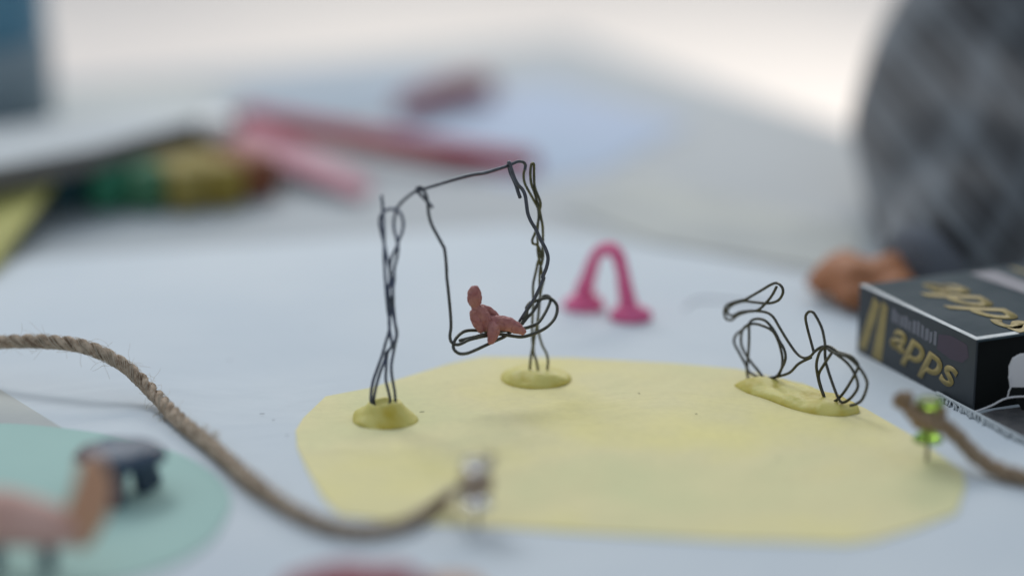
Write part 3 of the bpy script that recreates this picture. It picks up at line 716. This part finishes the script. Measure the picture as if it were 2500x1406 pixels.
def word(s, o, ax, ay, size, m, name, parent, off, shear=0.0, sx=1.0, slope=0.0):
    cu = bpy.data.curves.new(name, 'FONT'); cu.body = s; cu.size = 1.0; cu.offset = 0.022; cu.shear = shear; cu.extrude = 0.0; cu.resolution_u = 4
    ob = bpy.data.objects.new(name, cu); COL.objects.link(ob)
    dg = bpy.context.evaluated_depsgraph_get(); dg.update(); me = bpy.data.meshes.new_from_object(ob.evaluated_get(dg))
    bpy.data.objects.remove(ob); bpy.data.curves.remove(cu)
    bm = bmesh.new(); bm.from_mesh(me); r_ = bmesh.ops.extrude_face_region(bm, geom=list(bm.faces))
    for g in r_['geom']:
        if isinstance(g, bmesh.types.BMVert): g.co.z += 0.05
    for v in bm.verts:
        p = Vector(o) + ax * v.co.x * size * sx + ay * (v.co.y + v.co.x * slope) * size + off * (v.co.z / 0.05)
        v.co = p - n0
    bmesh.ops.recalc_face_normals(bm, faces=bm.faces); bm.to_mesh(me); bm.free(); me.materials.clear(); me.materials.append(M[m])
    me.name = name; ob = bpy.data.objects.new(name, me); COL.objects.link(ob); ob.parent = parent; ob.location = n0 - wloc(parent)
    return ob
word('apps', bp(0.285, 0.36) - e2 * 0.00012, -e1, UPZ, 0.0128, 'gold', 'gold_lettering', side, -e2 * 0.00005, sx=1.36, slope=-0.16, shear=0.42)
b0t = topP(0.12, 0.30)
word('apps', topP(0.10, 0.26), (-e1), e2, 0.020, 'gold', 'gold_lettering', topp, UPZ * 0.00005, sx=1.3, shear=0.5, slope=-0.1)
b = MB(); flat(b, [(0.05, 0.55), (0.60, 0.60), (0.62, 0.72), (0.06, 0.68)], UPZ * 0.00006, topP); b.build('grey_print', 'greyink', topp, smooth=False, origin=n0)
b = MB()
for k_ in range(3):
    A3 = crom([Vector((0.04 + 0.05 * k_, 0.78 + 0.06 * k_, 0)), Vector((0.30, 0.80 + 0.05 * k_, 0)), Vector((0.55, 0.74 + 0.07 * k_, 0)), Vector((0.72, 0.60 + 0.10 * k_, 0))], 5)
    for i in range(len(A3) - 1):
        p, q = A3[i], A3[i + 1]; h_ = 0.018 * math.sin(math.pi * (i + 0.5) / (len(A3) - 1)) + 0.004
        flat(b, [(p.x, p.y - h_), (q.x, q.y - h_), (q.x, q.y + h_), (p.x, p.y + h_)], UPZ * 0.00004, topP)
b.build('gold_ribbon', 'gold', topp, smooth=False, origin=n0)
b = MB()
arc = [(0.55, 0.92), (0.72, 0.90), (0.86, 0.78), (0.94, 0.55), (0.99, 0.22)]; A2 = crom([Vector((u, v, 0)) for u, v in arc], 5)
for i in range(len(A2) - 1):
    p, q = A2[i], A2[i + 1]; wd1 = 0.07
    dd = (q - p).normalized(); nn = Vector((-dd.y, dd.x, 0)) * wd1
    flat(b, [(p.x, p.y), (q.x, q.y), (q.x - nn.x * 1.2, q.y - nn.y), (p.x - nn.x * 1.2, p.y - nn.y)], UPZ * 0.00005, topP)
b.build('gold_swirl', 'gold', topp, smooth=False, origin=n0)

# cloth, fringe, tag by the box
cp = [AZ(x, y, 0.0011) for x, y in ((2384, 1012), (2500, 1068), (2640, 1145), (2820, 1060), (2560, 985), (2430, 1000))]
g0 = cp[0]; ct = thing('woven_cloth', (g0.x, g0.y, ZT), 'dark grey woven cloth with a pale frayed edge beside the black box', 'cloth')
b = MB(); slab(b, cp, ZT, 0.0011); b.build('weave', 'cloth', ct, smooth=False, origin=ct.location)
b = MB()
fa_, fb_ = AZ(2290, 968, ZT), AZ(2660, 1165, ZT)
for i in range(150):
    t_ = i / 149; p = fa_.lerp(fb_, t_) + Vector((random.uniform(-.0003, .0003), 0.0006, 0.0003))
    q = p + Vector((random.uniform(-.0012, .0004), -0.0042 * random.uniform(.6, 1.15), 0)); q.z = ZT + 0.0003; m_ = (p + q) / 2 + Vector((0, 0, 0.0008 * random.random()))
    tube(b, crom([p + Vector((0.0005, 0.003, 0)), p, m_, q], 3), 0.00022, 5)
tube(b, [fa_ + Vector((0, 0.001, 0.0006)), fb_ + Vector((0, 0.001, 0.0006))], 0.0006, 8)
b.build('fringe', 'fringe', ct, origin=ct.location)
YG = AZ(2480, 1008, ZT).y
tg = thing('paper_tag', AY(2490, 1008, YG), 'small white round topped paper tag standing before the open box end', 'tag')
pts = [(2467, 945), (2463, 920), (2463, 895), (2472, 875), (2490, 865), (2520, 862), (2550, 872), (2560, 900), (2560, 945)]
def stand(mb_, pts_, Y, th):
    A = [AY(x, y, Y) for x, y in pts_]; B = [p + Vector((0, th, 0)) for p in A]; n_ = len(A)
    mb_.add(A + B, [tuple(range(n_)), tuple(range(n_, 2 * n_))[::-1]] + [(i, (i + 1) % n_, (i + 1) % n_ + n_, i + n_) for i in range(n_)])
b = MB(); stand(b, pts, YG, 0.0004); b.build('face', 'thread', tg, smooth=False, origin=tg.location)
b = MB(); stand(b, [(2466, 945), (2560, 945), (2560, 1000), (2500, 1008), (2478, 972), (2462, 970)], YG + 0.0001, 0.0004); b.build('stem', 'blackin', tg, smooth=False, origin=tg.location)
b = MB(); Q = [AY(2378, 1006, YG), AY(2420, 990, YG), AY(2460, 971, YG - 0.0004), AY(2520, 967, YG), AY(2600, 966, YG)]; tube(b, crom(Q, 4), 0.00030, 6)
tube(b, crom([AY(2460, 970, YG - 0.0004), AY(2463, 955, YG - 0.0004), AY(2467, 944, YG - 0.0004), AY(2463, 918, YG - 0.0003)], 4), 0.00022, 6)
b.build('string', 'thread', tg, origin=tg.location)

# ================================================================== LEFT FOREGROUND MODELS
# navy stool
s0 = AZ(300, 1205, ZM); SY = s0.y
sto = thing('clay_stool', s0, 'navy clay stool with stubby legs on the mint paper', 'clay stool')
tz = AY(296, 1112, SY).z
b = MB(); ellipsoid(b, (AY(296, 1112, SY).x, SY, tz), (0.0112, 0.0092, 0.0032), nu=32, nv=16, nz=0.12, seed=3); b.build('seat', 'navy', sto, origin=s0)
for (x, y, dy) in ((284, 1232, -0.004), (352, 1198, 0.001), (372, 1180, 0.005), (255, 1175, 0.006)):
    p = AZ(x, y, ZM); b = MB(); xt = AY(296, 1112, SY).x
    top = Vector((p.x * 0.72 + xt * 0.28, p.y * 0.8 + SY * 0.2, tz - 0.001))
    capsule(b, [p + Vector((0, 0, 0.0012)), (p + top) / 2, top], [0.0023, 0.0021, 0.0030]); b.build('leg', 'navy', sto, origin=s0)
# terracotta animal-like model
a0 = AZ(120, 1395, ZM); AYY = a0.y
an = thing('clay_bench', a0, 'blush clay bench with an upright terracotta back on navy feet', 'clay model')
b = MB(); pc = AY(55, 1268, AYY)
capsule(b, [AY(-120, 1262, AYY + 0.004), AY(0, 1262, AYY + 0.002), AY(100, 1278, AYY), AY(165, 1290, AYY - 0.001)], [0.0050, 0.0066, 0.0054, 0.0040]); b.build('seat', 'blush', an, origin=a0)
b = MB(); 
capsule(b, [AY(200, 1306, AYY), AY(212, 1250, AYY), AY(228, 1190, AYY), AY(222, 1135, AYY)], [0.0030, 0.0046, 0.0044, 0.0028]); b.build('backrest', 'terra', an, origin=a0)
for x in (118, -10):
    b = MB(); p = AZ(x, 1392, ZM); capsule(b, [p + Vector((0, 0, 0.0014)), p + Vector((0, 0, 0.0060))], [0.0018, 0.0020]); b.build('foot', 'navy', an, origin=a0)
# near red lump at the bottom of the frame
q = AZ(880, 1462, ZT)
b = MB(); ellipsoid(b, (q.x, q.y - 0.012, 0.006), (0.0170, 0.010, 0.0066), nz=0.2, seed=8)
tag(b.build('red_clay_lump', 'red', origin=(q.x, q.y - 0.012, ZT)), 'out of focus red clay lump at the bottom edge below the rope', 'clay lump')
q = AZ(1100, 1462, ZT)
b = MB(); ellipsoid(b, (q.x, q.y - 0.006, 0.0035), (0.008, 0.008, 0.0042), nz=0.2, seed=5)
tag(b.build('brown_clay_lump', 'terra', origin=(q.x, q.y - 0.012, ZT)), 'smaller brown clay lump right of the red one at the bottom', 'clay lump')

# ================================================================== BACKGROUND LEFT
dirb = Vector((-0.42, 0.90, 0)).normalized(); acr = Vector((0.90, 0.42, 0)).normalized()
cols = [('teal', 'dark teal'), ('green', 'deep green'), ('green2', 'leaf green'), ('olive', 'olive'), ('ochre', 'ochre yellow'), ('rust', 'rust orange')]
ends = [(170, 518), (275, 520), (372, 521), (470, 521), (565, 512), (650, 490)]
lab = ['dark teal clay stick, leftmost of the row under the foam board', 'deep green clay stick beside the teal one under the foam board', 'leaf green clay stick between the deep green and olive ones',
       'olive clay stick in the middle of the row under the board', 'ochre yellow clay stick beside the rust one', 'rust orange clay stick at the right end of the row']
for i_, ((m_, _), (x, y), lb) in enumerate(zip(cols, ends, lab)):
    an_ = 0.16 * (i_ - 3.2) / 3; dirb = Vector((-0.50 - an_ * 1.2, 0.86, 0)).normalized(); acr = Vector((dirb.y, -dirb.x, 0))
    p = AZ(x, y, 0.0) + dirb * 0.045; b = MB()
    rbox(b, (p.x, p.y, 0.0080), dirb, acr, None, (0.045, 0.0070, 0.0078), 0.45)
    tag(b.build('clay_stick', m_, origin=(p.x, p.y, 0)), lb, 'clay stick', 'modelling clay sticks in a row')
bz0, bz1 = 0.0160, 0.0245
P = [AZ(585, 266, bz1), AZ(240, 368 - 10, bz1), AZ(-300, 460, bz1), AZ(-900, 420, bz1), AZ(60, 300, bz1), AZ(330, 262, bz1)]
bd = thing('foam_board', (P[0].x, P[0].y, bz0), 'pale foam board with dark edge lying on the clay sticks', 'board')
b = MB(); slab(b, P, bz1 - 0.0004, bz1); b.build('face', 'boardtop', bd, smooth=False, origin=bd.location)
cP = sum(P, Vector()) / len(P)
b = MB(); slab(b, [cP + (p - cP) * 0.998 for p in P], bz0, bz1 - 0.0004); b.build('core', 'boardedge', bd, smooth=False, origin=bd.location)
b = MB()
A = [AZ(-90, 730, ZT + 0.001), AZ(0, 655, ZT + 0.001), AZ(150, 425, 0.0150), AZ(-60, 440, 0.0150)]
B = [p + Vector((0.0002, 0.0006, 0.0004)) for p in A]
b.add(A + B, [(0, 1, 2, 3), (7, 6, 5, 4), (0, 1, 5, 4), (1, 2, 6, 5), (2, 3, 7, 6), (3, 0, 4, 7)])
tag(b.build('yellow_card', 'yellowcard', smooth=False, origin=A[0]), 'yellow card sloping down from under the foam board at the left edge', 'card')
b = MB(); Q = [AZ(600, 290, 0.012), AZ(960, 352, 0.008), AZ(1300, 404, 0.0026)]; tube(b, crom(Q, 6), 0.0046, 12)
tag(b.build('red_stick', 'redpaint', origin=Q[1]), 'long thin red stick pointing right across the background papers', 'stick')
b = MB(); A = [AZ(530, 288, 0.012), AZ(600, 283, 0.012), AZ(910, 450, 0.002), AZ(880, 486, 0.002), AZ(505, 335, 0.012)]
B = [p + Vector((0, 0, 0.0006)) for p in A]; n_ = len(A)
b.add(A + B, [tuple(range(n_)), tuple(range(n_, 2 * n_))[::-1]] + [(i, (i + 1) % n_, (i + 1) % n_ + n_, i + n_) for i in range(n_)])
tag(b.build('pink_paper_strip', 'pinkpaper', smooth=False, origin=A[2]), 'pink paper strip sloping down right of the clay sticks', 'paper strip')
q = AZ(530, 312, 0.0205); b = MB(); rbox(b, q, Vector((1, 0, 0)), Vector((0, 1, 0)), None, (0.006, 0.006, 0.0045), 0.5)
tag(b.build('white_eraser', 'white', origin=q), 'white eraser at the corner of the foam board', 'eraser')
q = AZ(1080, 245, 0.003); b = MB()
capsule(b, [AZ(985, 262, 0.006), AZ(1050, 240, 0.007), AZ(1110, 222, 0.007), AZ(1175, 215, 0.007)], [0.0045, 0.0055, 0.0055, 0.0062])
tag(b.build('red_clay_roll', 'red', origin=(q.x, q.y, 0)), 'blurred dark red clay roll near the far table corner', 'clay roll')
# blue bottle at far left
q = AZ(-60, 330, 0.0); q = Vector((q.x - 0.002, q.y - 0.015, 0))
bt = thing('blue_bottle', q, 'tall blue plastic bottle with grey blue lower half at left edge', 'bottle')
b = MB(); lathe(b, q, [(0.034, 0.0), (0.037, 0.002), (0.037, 0.040), (0.036, 0.042)], 40); b.build('lower_half', 'greyblue', bt, origin=q)
b = MB(); lathe(b, q, [(0.0355, 0.0421), (0.0355, 0.046), (0.0345, 0.13), (0.028, 0.15), (0.014, 0.165), (0.013, 0.18)], 40); b.build('upper_half', 'blueplastic', bt, origin=q)
b = MB(); lathe(b, q, [(0.0155, 0.176), (0.016, 0.178), (0.016, 0.196), (0.015, 0.198)], 30); b.build('cap', 'white', bt, origin=q)

# ================================================================== PERSON AT THE RIGHT
pe = Vector((0.52, 0.44, -0.30))
pn = thing('person', pe, 'person in a grey plaid shirt resting one brown hand on the table behind the box', 'person')
b = MB()
# torso, neck and head
capsule(b, [Vector((0.52, 0.50, -0.28)), Vector((0.52, 0.50, -0.10)), Vector((0.52, 0.48, 0.10)), Vector((0.52, 0.46, 0.22))], [0.135, 0.13, 0.13, 0.10], 24)
capsule(b, [Vector((0.38, 0.47, 0.23)), Vector((0.52, 0.47, 0.26)), Vector((0.66, 0.47, 0.23))], [0.055, 0.07, 0.055], 20)
capsule(b, [Vector((0.52, 0.46, 0.26)), Vector((0.52, 0.445, 0.36))], [0.052, 0.048], 16)
ellipsoid(b, (0.51, 0.43, 0.435), (0.072, 0.088, 0.105), nu=32, nv=24)
ellipsoid(b, (0.505, 0.345, 0.425), (0.012, 0.016, 0.018)); ellipsoid(b, (0.505, 0.352, 0.385), (0.024, 0.010, 0.008))
ellipsoid(b, (0.438, 0.44, 0.43), (0.010, 0.018, 0.028)); ellipsoid(b, (0.582, 0.44, 0.43), (0.010, 0.018, 0.028))
wr = AY(2205, 672, 0.096); wr.z = max(wr.z, 0.0075)
arm = [Vector((0.38, 0.47, 0.22)), Vector((0.30, 0.39, 0.13)), AY(2500, 60, 0.272), AY(2350, 330, 0.215), AY(2370, 480, 0.17), AY(2345, 572, 0.130), wr]
capsule(b, arm, [0.045, 0.042, 0.030, 0.018, 0.014, 0.010, 0.0068], 18)
capsule(b, [Vector((0.66, 0.47, 0.22)), Vector((0.72, 0.44, 0.08)), Vector((0.70, 0.36, -0.06)), Vector((0.60, 0.28, -0.10))], [0.045, 0.038, 0.032, 0.024], 18)
hc = AY(2150, 672, 0.089); hc.z = 0.0068
capsule(b, [wr, (wr + hc) / 2, hc], [0.0072, 0.0078, 0.0070], 16)
for j, (dx, dy, dz, L_) in enumerate(((-0.0165, 0.0060, 0.0, 1.0), (-0.0180, 0.0035, 0, 1.1), (-0.0175, -0.0015, 0, 1.05), (-0.0145, -0.0065, 0, 0.85))):
    s_ = hc + Vector((-0.004, 0.006 - j * 0.0040, 0.0015)); kx = s_ + Vector((dx * 0.45 * L_, dy * 0.25, 0.003)); ft = s_ + Vector((dx * 0.8 * L_, dy * 0.45, -0.004 - 0.0015)); 
    ft.z = 0.0052
    capsule(b, [s_, kx, ft], [0.0040, 0.0036, 0.0031], 12)
capsule(b, [hc + Vector((0.006, -0.008, 0.001)), hc + Vector((-0.004, -0.0135, -0.002)), Vector((hc.x - 0.0115, hc.y - 0.0145, 0.0055))], [0.0044, 0.0040, 0.0034], 12)
bo = b.build('body', 'skin', pn, origin=pe); remesh(bo, 0.0022, 2)
b = MB()
SP = crom([Vector((0.37, 0.475, 0.23)), Vector((0.30, 0.39, 0.135)), AY(2650, -90, 0.285), AY(2500, 60, 0.262), AY(2385, 215, 0.235), AY(2340, 340, 0.205), AY(2355, 465, 0.160), AY(2345, 560, 0.130), AY(2290, 618, 0.106), AY(2232, 650, 0.094)], 8)
SRd = interp([0.062, 0.058, 0.050, 0.0450, 0.0415, 0.0370, 0.0325, 0.0245, 0.0175, 0.0125], len(SP))
tube(b, SP, SRd, 40)
b.v = [tuple(Vector(p) + Vector((1, 1, 1)) * 0.0022 * noise.noise(Vector(p) * 45)) for p in b.v]
capsule(b, [Vector((0.52, 0.50, -0.28)), Vector((0.52, 0.50, -0.10)), Vector((0.52, 0.48, 0.10)), Vector((0.52, 0.47, 0.235))], [0.15, 0.147, 0.147, 0.11], 28)
capsule(b, [Vector((0.37, 0.47, 0.235)), Vector((0.52, 0.475, 0.255)), Vector((0.67, 0.47, 0.235))], [0.064, 0.078, 0.064], 20)
capsule(b, [Vector((0.67, 0.47, 0.23)), Vector((0.73, 0.44, 0.08)), Vector((0.71, 0.36, -0.055))], [0.06, 0.05, 0.042], 20)
so = b.build('shirt', 'plaid', pn, origin=pe); remesh(so, 0.003, 3)
b = MB(); tube(b, crom([AY(2260, 640, 0.098), AY(2236, 650, 0.0945), AY(2218, 657, 0.0925)], 5), interp([0.0140, 0.0126, 0.0108], 11), 20); b.build('cuff', 'cuff', so, origin=pe)
b = MB(); ellipsoid(b, (0.51, 0.452, 0.462), (0.082, 0.090, 0.098), nu=36, nv=24, nz=0.12, seed=6); b.build('hair', 'hair', pn, origin=pe)

b = MB()
for (x, y, l_, a_) in ((1030, 1005, .0012, .2), (668, 1025, .0008, 1.0), (700, 1062, .0007, 2.0), (640, 1010, .0012, .1), (1700, 1010, .0006, .5), (1180, 1090, .0006, 1.3), (1560, 960, .0008, 2.2), (1900, 1120, .0007, .8), (560, 880, .0006, .4), (760, 800, .0006, 2.5)):
    p = AZ(x, y, ZP + 0.0001); d = Vector((math.cos(a_), math.sin(a_), 0)) * l_ / 2
    tube(b, [p - d, p + Vector((0, 0.0001, 0.00008)), p + d], 0.00007, 5)
tag(b.build('paper_lint', 'cloth'), 'specks of lint scattered over the papers', 'lint', kind='stuff')
